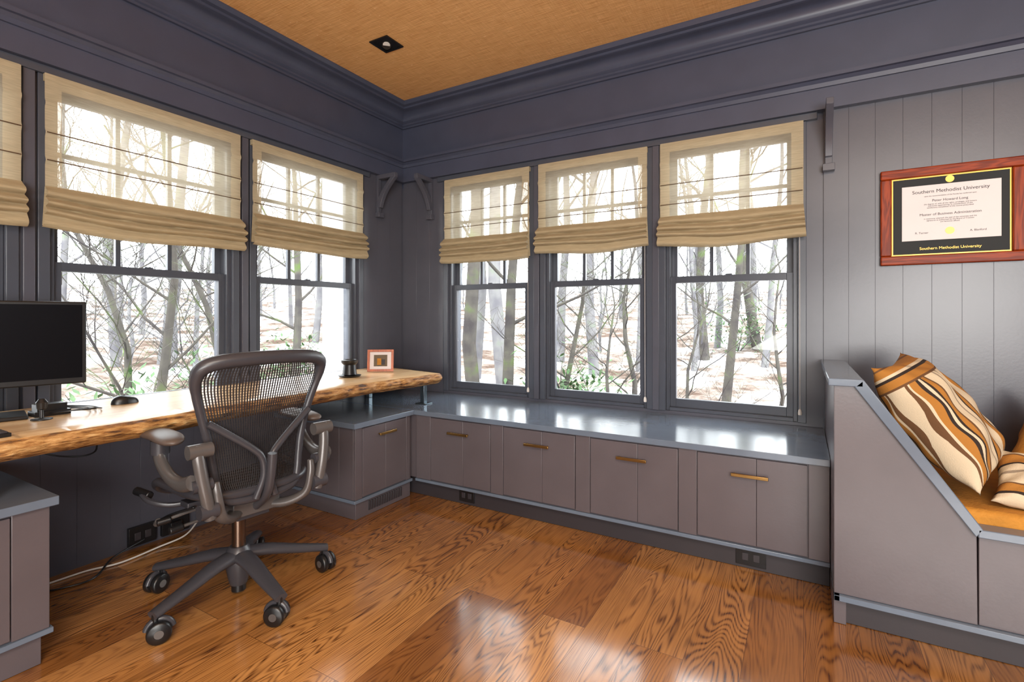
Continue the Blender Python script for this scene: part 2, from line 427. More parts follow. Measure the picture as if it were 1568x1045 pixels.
# roman shades
def shade(side,s0,s1,zb,seed):
    rnd=random.Random(seed)
    def P(s,n,z): return (XL-n,s,z) if side=='left' else (s,YB+n,z)
    b=MB(); W=s1-s0; zt=2.395; zf=zb+0.175
    L=wall_fn(side)
    L(b,s0+0.004,s1-0.004,-0.045,-0.018,zt-0.03,zt+0.003,'border')
    bw=0.062
    def mf(u,v):
        x=u*W
        if x<bw or x>W-bw or v<0.13: return 'border'
        return 'sheer'
    ribs=[2.255,2.115,1.985]
    def nn(s,z):
        d=-0.050
        for r in ribs: d-=0.010*math.exp(-((z-r)/0.012)**2)
        d-=0.004*math.sin(s*9+seed)*((zt-z)/0.5)
        return d
    b.grid(lambda u,v:P(s0+u*W,nn(u*W,zt-v*(zt-zf)),zt-v*(zt-zf)),int(W/0.0155),50,'sheer',mf)
    for r in ribs[1:]:
        pts=[P(s0+0.004+t*(W-0.008),nn(t*W,r)-0.004,r) for t in [i/14 for i in range(15)]]
        b.tube(pts,0.0028,'rib',6)
    # stacked billows at the hem: one sheet gathered into soft overlapping rolls
    ph=rnd.random()*6
    edges=[0.0,0.30,0.52,0.72,1.0]
    def fn(u,v):
        sl=0.05*math.sin(u*3.1+ph)+0.03*math.sin(u*8+ph*2)
        t=v
        k=0
        while k<3 and t>edges[k+1]+sl*0.35: k+=1
        e0=edges[k]+(sl*0.35 if k>0 else 0); e1=edges[k+1]+(sl*0.35 if k<3 else 0)
        q=min(1,max(0,(t-e0)/(e1-e0)))
        bulge=(0.032 if k<3 else 0.022)*math.sin(math.pi*q**1.7)**0.8
        base=-0.054-0.030*min(1,v*2.2)+0.016*max(0,v-0.6)/0.4
        n=base-bulge-0.004*math.sin(u*13+ph+k*2)
        z=zf+0.025-(zf+0.025-zb)*v-0.018*math.sin(math.pi*u)*v-0.006*math.sin(u*7+ph)*v
        return P(s0+u*W+0.030*(u-0.5)*v,n,z)
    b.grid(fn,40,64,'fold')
    def back(u,v):
        z=zf+0.02-(zf+0.02-zb-0.012)*v-0.018*math.sin(math.pi*u)*v
        return P(s0+u*W+0.018*(u-0.5)*v,-0.05,z)
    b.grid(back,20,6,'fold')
    if side=='back':
        b.tube([P(s1-0.02,-0.035,zf),P(s1-0.018,-0.034,0.70)],0.0015,'white',5)
        b.lathe([(0.003,0.035),(0.008,0.028),(0.011,0.012),(0.010,0.0)],P(s1-0.018,-0.034,0.67),'white',12)
    o=b.build('roman_shade',recalc=False,angle=60)
    return o
shade('left',-0.07,0.872,1.665,1); shade('left',0.954,1.905,1.665,2); shade('left',1.985,2.93,1.72,3)
shade('back',-2.622,-1.812,1.70,4); shade('back',-1.735,-0.912,1.72,5); shade('back',-0.826,0.0,1.71,6)

# ------------------------------------------------------------------ window bench
def pull_x(b,x,y,z,w=0.165):
    b.box(x-w/2,x+w/2,y-0.030,y-0.022,z-0.008,z+0.008,'brass')
    b.box(x-w/2+0.01,x-w/2+0.02,y-0.024,y,z-0.005,z+0.005,'brass'); b.box(x+w/2-0.02,x+w/2-0.01,y-0.024,y,z-0.005,z+0.005,'brass')
def pull_y(b,x,y,z,w=0.165):
    b.box(x+0.022,x+0.030,y-w/2,y+w/2,z-0.008,z+0.008,'brass')
    b.box(x,x+0.024,y-w/2+0.01,y-w/2+0.02,z-0.005,z+0.005,'brass'); b.box(x,x+0.024,y+w/2-0.02,y+w/2-0.01,z-0.005,z+0.005,'brass')
YF=2.72; XE=0.105; XP=-2.355
b=MB()
b.box(XL+0.014,XE,2.692,YB-0.014,BZ-0.032,BZ,'top')
b.box(XL+0.014,XE,YF,YB-0.014,0.125,BZ-0.032,'cab')
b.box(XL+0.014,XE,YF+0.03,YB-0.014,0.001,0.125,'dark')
b.box(XP+0.018,XE,YF-0.018,YF,0.108,0.127,'top')
dr=[(-2.205,-1.722),(-1.627,-1.142),(-1.05,-0.565),(-0.471,0.018)]
prev=XP+0.02
for a,c in dr:
    b.box(prev+0.0015,a-0.002,YF-0.012,YF,0.128,BZ-0.034,'cab')
    m=a+(c-a)*0.56
    b.box(a+0.002,m-0.0006,YF-0.014,YF,0.135,BZ-0.042,'cab'); b.box(m+0.0006,c-0.002,YF-0.014,YF,0.135,BZ-0.042,'cab')
    pull_x(b,(a+c)/2,YF-0.014,0.475)
    prev=c
b.box(prev+0.002,XE-0.001,YF-0.012,YF,0.128,BZ-0.034,'cab')
b.build('window_bench',bevel=0.002)
def outlet_x(x,y,z0=0.02,w=0.12,h=0.085):
    b=MB(); b.box(x-w/2,x+w/2,y-0.008,y-0.0005,z0,z0+h,'black')
    for dx in(-0.025,0.025):
        b.box(x+dx-0.014,x+dx+0.014,y-0.011,y-0.008,z0+h/2-0.018,z0+h/2+0.018,'dark')
    b.build('power_outlet',bevel=0.0015)
outlet_x(-1.93,YF+0.03); outlet_x(-0.225,YF+0.03,0.018,0.135)

# pedestal cabinets (under desk)
def pedestal(y0,y1,draw,wall_end=False):
    b=MB(); xf=XP-0.012; xw=XL+0.014
    b.box(xw,XP+0.018,y0,y1,BZ-0.032,BZ,'top')
    b.box(xw,xf,y0+0.03,y1-(0 if wall_end else 0.03),0.125,BZ-0.032,'cab')
    b.box(xw,xf-0.005,y0+0.04,y1-(0 if wall_end else 0.04),0.001,0.125,'cab')
    b.box(xw,xf+0.018,y0+0.012,y1-(0 if wall_end else 0.012),0.108,0.127,'top')
    n=6; w=(xf-xw)/n
    for i in range(n):
        b.box(xw+i*w+0.0008,xw+(i+1)*w-0.0008,y0+0.018,y0+0.03,0.128,BZ-0.034,'cab')
        if not wall_end: b.box(xw+i*w+0.0008,xw+(i+1)*w-0.0008,y1-0.03,y1-0.018,0.128,BZ-0.034,'cab')
    for a,c in draw:
        m=a+(c-a)*0.5
        b.box(xf,xf+0.014,a+0.002,m-0.0006,0.135,BZ-0.042,'cab'); b.box(xf,xf+0.014,m+0.0006,c-0.002,0.135,BZ-0.042,'cab')
        pull_y(b,xf+0.014,(a+c)/2,0.5,0.15)
    edges=[y0+0.02]+[e for d in draw for e in d]+[y1-0.02]
    for i in range(0,len(edges),2):
        if edges[i+1]-edges[i]>0.006: b.box(xf,xf+0.012,edges[i]+0.0015,edges[i+1]-0.0015,0.128,BZ-0.034,'cab')
    return b
b=pedestal(2.155,2.689,[(2.235,2.63)],True)
for i in range(14):
    b.box(XP-0.018,XP-0.010,2.30+i*0.022,2.312+i*0.022,0.03,0.09,'dark')
b.build('desk_pedestal_cabinet',bevel=0.002)
b=pedestal(-0.45,0.765,[(-0.33,0.12),(0.2,0.64)])
b.build('desk_pedestal_cabinet',bevel=0.002)

# ------------------------------------------------------------------ live-edge desk
desk=empty('live_edge_desk')
b=MB(); DZ=0.825; N=230; yA=-0.5
def xf(y): return -2.365+0.022*math.sin(y*2.1+0.5)+0.012*math.sin(y*7.3)+0.012*noise.noise(Vector((y*14,0,0)))+0.02*max(0,(y-2.7)/0.3)**2
def yend(x): return 3.0+(-x-2.36)*0.22+0.01*math.sin(x*22)
rows=[]
for i in range(N+1):
    t=i/N; y0=yA+(3.0-yA)*t; f=xf(y0)
    nz=noise.noise(Vector((y0*9,3,0))); nz2=noise.noise(Vector((y0*23,9,0)))
    xs=[-3.105]+[-3.105+(f-0.012+3.105)*q/5 for q in range(1,6)]
    row=[(x,DZ) for x in xs]
    row+=[(f+0.004+0.010*nz2,DZ-0.010),(f+0.014+0.016*nz,DZ-0.030),(f+0.004+0.018*nz2,DZ-0.050),(f-0.020+0.020*nz,DZ-0.068+0.008*nz2),(f-0.05,DZ-0.080),(-3.105,DZ-0.080)]
    rows.append([(x,yA+(yend(x)-yA)*t,z) for x,z in row])
K=len(rows[0]); vs=[p for r in rows for p in r]
b.v+=vs
for i in range(N):
    for k in range(K):
        l=(k+1)%K; b.f.append([i*K+k,i*K+l,(i+1)*K+l,(i+1)*K+k]); b.m.append(b.mi('bark' if 5<=k<=9 else 'desk'))
b.f.append(list(range(K))[::-1]); b.m.append(b.mi('desk')); b.f.append([N*K+k for k in range(K)]); b.m.append(b.mi('bark'))
b.build('slab',desk,angle=35)
b=MB(); UZ=DZ-0.0805
b.box(-2.47,-2.435,2.912,2.948,BZ+0.006,UZ,'steel'); b.box(-2.50,-2.40,2.89,2.97,BZ+0.0005,BZ+0.007,'steel'); b.box(-2.52,-2.42,2.89,2.97,UZ-0.007,UZ,'steel')
for y in (2.93,2.30): b.box(-3.03,-2.995,y-0.018,y+0.018,BZ+0.0005,UZ,'steel')
for y in (0.6,0.1):
    for x in(-2.47,-3.02): b.box(x-.018,x+.018,y-0.018,y+0.018,BZ+0.0005,UZ,'steel')
b.build('legs',desk,bevel=0.002)

# ------------------------------------------------------------------ monitor
mon=empty('computer_monitor')
p1=Vector((-2.765,1.0,0)); dirm=Vector((-0.22,-0.975,0)).normalized(); nrm=Vector((0.975,-0.22,0)).normalized()
Wm=0.64; zc0,zc1=0.955,1.315
cm=p1+dirm*Wm/2
R=Matrix((( -dirm.x,nrm.x,0),( -dirm.y,nrm.y,0),(0,0,1)))
b=MB()
b.obox(cm+Vector((0,0,(zc0+zc1)/2))-nrm*0.02,(Wm,0.035,zc1-zc0),R,'black')
b.build('housing',mon,bevel=0.006)
b=MB(); b.obox(cm+Vector((0,0,(zc0+zc1)/2+0.006))-nrm*0.0015,(Wm-0.03,0.003,zc1-zc0-0.04),R,'blackgloss'); b.build('screen',mon)
b=MB(); b.obox(cm+Vector((0,0,0.93))-nrm*0.06,(0.07,0.03,0.2),R,'black'); b.obox(cm+Vector((0,0,DZ+0.0085))-nrm*0.05,(0.26,0.19,0.015),R,'black'); b.build('stand',mon,bevel=0.004)

# mouse
b=MB()
def mouse(u,v):
    th=2*math.pi*u; ph=math.pi/2*v
    return (-2.87+0.034*math.cos(th)*math.cos(ph)**0.6, 1.19+0.058*math.sin(th)*math.cos(ph)**0.6, DZ+0.001+0.036*math.sin(ph)*(1-0.15*math.sin(th)))
b.grid(mouse,28,10,'black'); b.lathe([(0.02,0),(0.03,0.001)],(-2.87,1.19,DZ+0.0005),'black')
b.build('computer_mouse',angle=60)
# keyboard
b=MB(); b.box(-2.56,-2.42,0.30,0.66,DZ+0.0008,DZ+0.014,'black')
for i in range(5):
    for j in range(14): b.box(-2.553+i*0.026,-2.531+i*0.026,0.306+j*0.025,0.327+j*0.025,DZ+0.014,DZ+0.020,'dark')
b.build('keyboard',bevel=0.0015)
# docking hub with cables
b=MB(); b.box(-2.86,-2.78,0.83,0.95,DZ+0.0008,DZ+0.022,'black'); b.box(-2.85,-2.79,0.84,0.94,DZ+0.022,DZ+0.05,'black')
b.lathe([(0.035,0),(0.035,0.004),(0.008,0.008),(0.006,0.04),(0.016,0.045),(0.02,0.07),(0.010,0.085)],(-2.71,0.83,DZ+0.0008),'black',18)
for q in range(3):
    pts=smooth_pts([(-2.79,0.87+q*0.02,DZ+0.01),(-2.72,0.95+q*0.03,DZ+0.02),(-2.78,1.02+q*0.02,DZ+0.006),(-2.9,1.0+q*0.03,DZ+0.005),(-3.04,0.93+q*0.03,DZ+0.005)],6)
    b.tube(pts,0.003,'black',6)
b.build('docking_hub')
# black cup on saucer
b=MB(); cx,cy=-2.76,2.50
b.lathe([(0.03,0),(0.07,0.004),(0.080,0.012),(0.07,0.012),(0.035,0.009)],(cx,cy,DZ+0.0008),'black')
b.lathe([(0.034,0.0),(0.050,0.008),(0.048,0.02),(0.042,0.075),(0.056,0.090),(0.058,0.108),(0.044,0.112),(0.036,0.09)],(cx,cy,DZ+0.0105),'black')
b.build('black_cup_on_saucer')
# photo frame
b=MB()
tilt=Matrix.Rotation(math.radians(38),3,'Z')@Matrix.Rotation(math.radians(-10),3,'X')
C=Vector((-2.80,2.84,DZ+0.087))
w,h,t=0.195,0.168,0.016
for dx,dz,sx,sz in((0,h/2-0.009,w,0.018),(0,-h/2+0.009,w,0.018),(-w/2+0.009,0,0.018,h-0.036),(w/2-0.009,0,0.018,h-0.036)):
    b.obox(C+tilt@Vector((dx,0,dz)),(sx,t,sz),tilt,'frameoak')
b.obox(C+tilt@Vector((0,0.003,0)),(w-0.034,0.004,h-0.034),tilt,'paper')
b.obox(C+tilt@Vector((0.0,0.0005,0.0)),(w-0.095,0.002,h-0.08),tilt,'olive')
b.obox(C+tilt@Vector((-0.01,-0.001,-0.008)),(0.03,0.002,0.05),tilt,'mustard')
b.obox(C+tilt@Vector((0.02,-0.001,-0.012)),(0.025,0.002,0.04),tilt,'ink')
b.obox(C+Vector((0,0,-0.04))+tilt@Vector((0,0.04,0)),(0.03,0.004,0.075),Matrix.Rotation(math.radians(38),3,'Z')@Matrix.Rotation(math.radians(24),3,'X'),'black')
b.build('photo_frame',bevel=0.0015)

# ------------------------------------------------------------------ cables & power outlet under desk
b=MB()
b.tube(smooth_pts([(-3.06,0.80,0.006),(-3.04,0.98,0.006),(-3.03,1.10,0.006),(-2.98,1.22,0.008),(-3.0,1.40,0.01),(-2.98,1.52,0.03),(-3.01,1.60,0.07),(-3.03,1.62,0.10)],8),0.0045,'white',8)
b.tube(smooth_pts([(-3.06,0.80,0.005),(-2.95,0.95,0.005),(-2.92,1.08,0.005),(-3.02,1.2,0.03),(-3.07,1.36,0.05)],8),0.0045,'black',8)
b.tube(smooth_pts([(-3.0,0.8,0.70),(-2.9,0.95,0.62),(-2.95,1.1,0.60),(-2.98,1.1,0.72)],8),0.004,'black',8)
b.build('power_cable')
b=MB(); b.box(-3.115,-3.09,1.30,1.43,0.02,0.12,'black')
b.box(-3.115,-3.09,1.46,1.60,0.02,0.12,'black'); b.box(-3.09,-3.06,1.49,1.55,0.04,0.09,'black')
for i in range(2): b.box(-3.09,-3.086,1.325+i*0.05,1.355+i*0.05,0.05,0.09,'dark')
b.build('power_outlet',bevel=0.003)

# ------------------------------------------------------------------ office chair
chair=empty('office_chair')
C=Vector((-2.213,1.36,0)); F=Vector((-0.992,0.125,0)).normalized(); W=Vector((-F.y,F.x,0))*-1
if W.y<0: W=-W
def Q(f,w,z): return C+F*f+W*w+Vector((0,0,z))
b=MB()
th0=math.atan2(0.997-1.355,-2.152+2.213)
for k in range(5):
    a=th0+k*2*math.pi/5; d=Vector((math.cos(a),math.sin(a),0))
    pts=smooth_pts([C+d*0.02+Vector((0,0,0.175)),C+d*0.12+Vector((0,0,0.168)),C+d*0.26+Vector((0,0,0.135)),C+d*0.385+Vector((0,0,0.108))],5)
    n=len(pts); b.tube(pts,[0.046-0.020*i/(n-1) for i in range(n)],'chair',14,flat=0.62,up=(0,0,1))
    cc=C+d*0.372; sw=a+0.9+k*1.3; ax=Vector((math.cos(sw),math.sin(sw),0)); fr=Vector((-ax.y,ax.x,0))
    b.cyl(cc+Vector((0,0,0.06)),cc+Vector((0,0,0.12)),0.014,'black',12)
    wc=cc+fr*0.012+Vector((0,0,0.0425))
    for s in(-1,1):
        b.tube([wc+ax*s*0.008,wc+ax*s*0.012,wc+ax*s*0.030,wc+ax*s*0.035],[0.038,0.042,0.042,0.036],'black',22)
        b.cyl(wc+ax*s*0.035,wc+ax*s*0.037,0.016,'chairlight',14)
    b.cyl(wc-ax*0.009,wc+ax*0.009,0.033,'black',18)
    hood=[wc+(fr*math.cos(t)+Vector((0,0,1))*math.sin(t))*0.045 for t in [math.radians(q) for q in range(10,171,16)]]
    b.tube(hood,0.011,'chair',8)
b.lathe([(0.035,0.045),(0.04,0.06),(0.052,0.12),(0.060,0.17),(0.052,0.195),(0.036,0.215)],C,'chair')
b.build('base',chair,angle=50)
b=MB(); b.cyl(C+Vector((0,0,0.015)),C+Vector((0,0,0.06)),0.03,'black')
b.cyl(C+Vector((0,0,0.216)),C+Vector((0,0,0.375)),0.0285,'copper',24); b.cyl(C+Vector((0,0,0.375)),C+Vector((0,0,0.40)),0.019,'copper',24)
b.build('gas_cylinder',chair)
b=MB()
def rb(f0,f1,w0,w1,z0,z1,m): b.prism([Q(f0,w0,z0),Q(f1,w0,z0),Q(f1,w1,z0),Q(f0,w1,z0)],(0,0,z1-z0),m)
rb(-0.14,0.15,-0.07,0.07,0.375,0.455,'chair'); rb(-0.17,-0.10,-0.10,0.10,0.40,0.46,'chairlight')
rb(0.02,0.10,-0.20,0.20,0.43,0.455,'chair')
b.tube([Q(0.05,-0.07,0.42),Q(0.05,-0.20,0.41),Q(0.06,-0.255,0.40)],0.007,'chairlight',8)
b.tube([Q(0.05,-0.25,0.40),Q(0.06,-0.30,0.395)],0.014,'black',10)
b.tube([Q(-0.03,-0.07,0.40),Q(-0.03,-0.24,0.385)],0.007,'chairlight',8); b.tube([Q(-0.03,-0.235,0.385),Q(-0.03,-0.285,0.38)],0.016,'black',10)
b.tube(smooth_pts([Q(0.12,-0.08,0.43),Q(0.16,-0.20,0.42),Q(0.22,-0.27,0.44),Q(0.30,-0.28,0.46)],5),0.012,'chair',8)
b.tube([Q(0.26,-0.26,0.455),Q(0.34,-0.29,0.47)],0.018,'black',10)
b.tube(smooth_pts([Q(0.0,-0.18,0.44),Q(0.10,-0.24,0.40),Q(0.20,-0.25,0.35)],5),0.006,'black',8)
b.tube([Q(0.19,-0.25,0.36),Q(0.22,-0.25,0.335)],0.013,'chairlight',10)
for w in(-1,1):
    pts=smooth_pts([Q(-0.12,w*0.06,0.42),Q(-0.19,w*0.12,0.42),Q(-0.245,w*0.18,0.46),Q(-0.255,w*0.20,0.54),Q(-0.245,w*0.205,0.60)],6)
    n=len(pts); b.tube(pts,[0.032-0.010*i/(n-1) for i in range(n)],'chairlight',12,flat=0.7)
b.build('tilt_mechanism',chair,bevel=0.004,angle=45)
def bf(w,h):
    t=max(0,(h-0.5)/0.6); return -0.215-0.085*t**1.6+0.035*math.sin(math.pi*min(1,t))+0.55*w*w
half=[(0.0,0.485),(0.09,0.488),(0.150,0.505),(0.172,0.56),(0.182,0.63),(0.194,0.71),(0.213,0.80),(0.235,0.88),(0.255,0.95),(0.262,1.005),(0.248,1.048),(0.195,1.070),(0.10,1.078),(0.0,1.080)]
out=[(w,h) for w,h in half]+[(-w,h) for w,h in half[-2:0:-1]]
loop=smooth_pts([(w,h,0) for w,h in out],5,closed=True)
b=MB()
rad=[0.0175+0.012*min(1,max(0,(p[1]-0.95)/0.10)) for p in loop]
b.tube([Q(bf(p[0],p[1]),p[0],p[1]) for p in loop],rad,'chair',12,closed=True)
b.build('back_frame',chair,angle=60)
hwp=sorted([(h,w) for w,h in half[1:-1]])
def hw(h):
    if h<=hwp[0][0]: return hwp[0][1]
    for (h0,w0),(h1,w1) in zip(hwp,hwp[1:]):
        if h0<=h<=h1: return w0+(w1-w0)*(h-h0)/(h1-h0)
    return hwp[-1][1]
b=MB(); NS=46; NH=26
for i in range(NS):
    s0=-1+2*(i+0.2)/NS; s1=-1+2*(i+0.74)/NS; vs=[];fs=[]
    for j in range(NH+1):
        h=0.495+(1.065-0.495)*j/NH
        for s in(s0,s1): w=s*hw(h); vs.append(Q(bf(w,h),w,h))
    for j in range(NH): fs.append((2*j,2*j+1,2*j+3,2*j+2))
    b.add(vs,fs,'pellicle')
for j in range(50):
    h=0.505+j*0.0112; vs=[];fs=[]
    for i in range(21):
        for q in(-0.0010,0.0010): w=(-1+2*i/20)*hw(h); vs.append(Q(bf(w,h)+0.002,w,h+q))
    for i in range(20): fs.append((2*i,2*i+1,2*i+3,2*i+2))
    b.add(vs,fs,'pellicle')
b.build('back_mesh',chair,recalc=False)
b=MB()
for w in(-1,1):
    pts=smooth_pts([Q(bf(w*0.20,0.84)-0.02,w*0.212,0.825),Q(bf(0.14,0.78)-0.035,w*0.135,0.765),Q(bf(0.06,0.7)-0.05,w*0.055,0.70),Q(bf(0,0.66)-0.055,w*0.020,0.655),Q(bf(0,0.6)-0.05,w*0.012,0.58),Q(bf(0,0.52)-0.03,w*0.040,0.49)],6)
    b.tube(pts,0.0145,'chair',10)
b.tube(smooth_pts([Q(-0.30,0.0,0.68),Q(-0.285,0,0.58),Q(-0.25,0,0.50),Q(-0.16,0,0.43)],5),0.019,'chair',10)
b.build('back_support',chair,angle=60)
def seat_z(f,w): 
    z=0.515+0.02*(abs(w)/0.25)**2
    if f>0.14: z-=0.06*((f-0.14)/0.14)**2
    return z
sl=[]
for i in range(48):
    a=2*math.pi*i/48; c,s=math.cos(a),math.sin(a); e=0.45
    f=0.045+0.255*math.copysign(abs(c)**e,c); w=0.265*math.copysign(abs(s)**e,s)*(1-0.12*(0.28-f)/0.5 if f<0.28 else 1)
    sl.append((f,w))
b=MB(); b.tube([Q(f,w,seat_z(f,w)) for f,w in sl],0.019,'chair',10,closed=True)
def sg(u,v):
    k=v; i=u*48; f,w=sl[int(round(i))%48]; f2=0.045+(f-0.045)*k; w2=w*k
    return Q(f2,w2,seat_z(f2,w2)-0.015*(1-k))
b.grid(sg,48,6,'pellicle')
b.build('seat',chair,angle=60)
b=MB()
for w in(-1,1):
    b.tube(smooth_pts([Q(-0.265,w*0.225,0.47),Q(-0.27,w*0.245,0.57),Q(-0.26,w*0.262,0.68),Q(-0.245,w*0.266,0.755)],5),0.022,'chairlight',12)
    b.tube([Q(-0.262,w*0.200,0.50),Q(-0.262,w*0.265,0.50)],0.030,'chair',14)
    b.tube([Q(-0.25,w*0.215,0.735),Q(-0.25,w*0.30,0.735)],0.028,'chairlight',16)
    b.tube([Q(-0.25,w*0.215,0.60),Q(-0.25,w*0.285,0.60)],0.024,'chair',16)
    b.tube(smooth_pts([Q(-0.25,w*0.285,0.62),Q(-0.17,w*0.292,0.60),Q(-0.08,w*0.300,0.615),Q(0.0,w*0.305,0.665),Q(0.03,w*0.305,0.73)],6),0.021,'chairlight',12,flat=1.4)
    b.tube([Q(0.02,w*0.30,0.69),Q(0.02,w*0.30,0.745)],0.034,'chair',16)
b.build('arm_supports',chair,angle=50)
b=MB()
for w in(-1,1):
    pts=[];rd=[]
    for i in range(17):
        t=i/16; pts.append(Q(-0.15+0.33*t,w*(0.305-0.012*math.sin(math.pi*t)),0.758+0.006*math.sin(math.pi*t)-0.02*max(0,t-0.8)*3)); rd.append(0.054*math.sqrt(max(0.03,1-abs(2*t-1)**3.5)))
    b.tube(pts,rd,'pad',16,flat=0.42,up=(0,0,1))
b.build('arm_pads',chair,angle=70)

# ------------------------------------------------------------------ daybed
day=empty('built_in_daybed')
YD=2.43; ZT=1.0
b=MB()
x0=0.107
prof=[(x0,0.128),(x0,ZT-0.03),(0.195,ZT-0.03),(0.545,0.452),(0.548,0.128)]
b.prism([(x,YD,z) for x,z in prof],(0,0.05,0),'cab')
b.box(0.551,2.6,YD+0.004,YD+0.05,0.128,0.452,'cab')
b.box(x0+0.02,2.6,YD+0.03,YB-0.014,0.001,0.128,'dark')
b.box(x0,2.6,YD-0.018,YD+0.05,0.105,0.127,'top')
b.box(x0-0.0,x0+0.02,YD-0.018,2.68,0.105,0.127,'top')
b.box(x0,0.195,YD+0.05,YB-0.014,0.127,ZT-0.03,'cab')
b.box(x0,0.15,YD+0.012,YB-0.014,0.001,0.105,'cab')
b.build('side_panel',day,bevel=0.002)
b=MB()
b.box(x0-0.02,0.205,YD-0.018,YB-0.014,ZT-0.03,ZT,'top')
a0=Vector((0.205,0,ZT)); a1=Vector((0.56,0,0.482))
b.prism([a0+Vector((0,YD-0.018,0)),a1+Vector((0,YD-0.018,0)),a1+Vector((-0.02,YD-0.018,-0.03)),a0+Vector((-0.03,YD-0.018,-0.03))],(0,0.075,0),'top')
b.box(0.545,2.6,YD-0.018,YD+0.057,0.452,0.482,'top')
b.build('cap_rail',day,bevel=0.003)
b=MB()
b.prism([(0.197,YD+0.058,ZT-0.032),(0.50,YD+0.058,0.50),(0.545,YD+0.058,0.40),(0.197,YD+0.058,0.40)],(0,YB-0.016-YD-0.058,0),'olive')
b.box(0.547,2.6,YD+0.058,YB-0.016,0.14,0.42,'cab')
b.build('seat_base',day)
b=MB(); b.box(0.50,2.58,YD+0.06,YB-0.02,0.421,0.53,'mustard'); b.build('seat_cushion',day,bevel=0.025,seg=3)

def pillow(name,c,R,sx,sy,T,mat,p=4):
    b=MB()
    def fn(sgn):
        def g(u,v):
            x=2*u-1; y=2*v-1
            k=1-0.12*(1-abs(x)**2)*abs(y)**6; kk=1-0.12*(1-abs(y)**2)*abs(x)**6
            h=(max(0,1-abs(x)**3)**0.7)*(max(0,1-abs(y)**3)**0.7)
            wr=0.008*math.sin(9*x+4*y)*h+0.02*noise.noise(Vector((x*2.2,y*2.2,sgn)))*h+0.014*math.sin(13*(x-y))*h*(x*x+y*y)/2
            return (x*sx/2*kk,y*sy/2*k,sgn*(T/2*h+wr+0.002))
        return g
    b.grid(fn(1),40,40,mat); b.grid(fn(-1),40,40,mat)
    o=b.build(name,angle=80,recalc=False)
    bm=bmesh.new(); bm.from_mesh(o.data); bmesh.ops.remove_doubles(bm,verts=bm.verts,dist=0.005); bmesh.ops.recalc_face_normals(bm,faces=bm.faces); bm.to_mesh(o.data); bm.free(); o.data.shade_smooth()
    o.matrix_world=Matrix.Translation(c)@R.to_4x4()
    return o
def frame3(dx,up,rot):
    dx=Vector(dx).normalized(); nz=Vector(up); nz=(nz-dx*nz.dot(dx)).normalized()
    nz=(Matrix.Rotation(rot,3,dx)@nz); dy=nz.cross(dx).normalized()
    return Matrix((dx,dy,nz)).transposed()
R1=frame3((0.36,-0.08,-0.50),(0.74,-0.38,0.50),0)
pillow('throw_pillow',Vector((0.485,2.73,0.83)),R1,0.57,0.38,0.24,'pillow')
R2=frame3((0.9,-0.1,-0.15),(-0.1,-0.5,0.8),0)
pillow('throw_pillow',Vector((0.84,2.63,0.60)),R2,0.42,0.28,0.14,'pillow2')
R3=frame3((0.5,0.1,-0.5),(0.3,-0.6,0.6),0)
pillow('throw_pillow',Vector((0.95,3.05,0.65)),R3,0.34,0.5,0.16,'mustard')

# ------------------------------------------------------------------ diploma
dip=empty('framed_diploma')
b=MB(); yb=YB-0.011; fx0,fx1,fz0,fz1=0.367,0.95,1.527,2.045; fw=0.050
b.box(fx0,fx1,yb-0.028,yb,fz1-fw,fz1,'cherry'); b.box(fx0,fx1,yb-0.028,yb,fz0,fz0+fw,'cherry')
b.box(fx0,fx0+fw,yb-0.028,yb,fz0+fw,fz1-fw,'cherryz'); b.box(fx1-fw,fx1,yb-0.028,yb,fz0+fw,fz1-fw,'cherryz')
b.build('frame',dip,bevel=0.006,seg=3)
b=MB(); b.box(fx0+fw,fx1-fw,yb-0.012,yb-0.002,fz0+fw,fz1-fw,'gold'); b.box(fx0+fw+0.007,fx1-fw-0.007,yb-0.014,yb-0.003,fz0+fw+0.007,fz1-fw-0.007,'mat')
b.box(0.462,0.861,yb-0.016,yb-0.004,1.655,1.947,'paper')
cx=(0.462+0.861)/2
b.cyl((cx,yb-0.014,1.970),(cx,yb-0.0155,1.970),0.018,'gold',24); b.cyl((cx,yb-0.016,1.70),(cx,yb-0.0172,1.70),0.019,'gold',20)
b.build('mat_and_paper',dip)
def text(s,x,z,size,mat,y):
    cu=bpy.data.curves.new('lettering','FONT'); cu.body=s; cu.size=size; cu.align_x='CENTER'; cu.extrude=0.0002
    cu.materials.append(M[mat]); o=bpy.data.objects.new('lettering',cu); COL.objects.link(o)
    o.location=(x,y,z); o.rotation_euler=(math.pi/2,0,0); o.parent=dip
ty=yb-0.0166
text('Southern Methodist University',cx,1.905,0.025,'ink',ty)
text('upon the recommendation of the Faculty has conferred upon',cx,1.885,0.0085,'ink',ty)
text('Peter Howard Long',cx,1.858,0.018,'ink',ty)
text('the degree of, with all the rights, privileges, and honors\nthereunto appertaining, in consideration of the\nsatisfactory completion of the course prescribed',cx,1.842,0.0095,'ink',ty)
text('Master of Business Administration',cx,1.785,0.018,'ink',ty)
text('in testimony whereof, the seal of the university and the\nsignatures as authorized by the Board of Trustees\nare hereunto affixed',cx,1.765,0.0095,'ink',ty)
text('R. Turner                                           A. Blanford',cx,1.69,0.014,'ink',ty)
text('Southern Methodist University',cx,1.605,0.02,'gold',yb-0.0146)

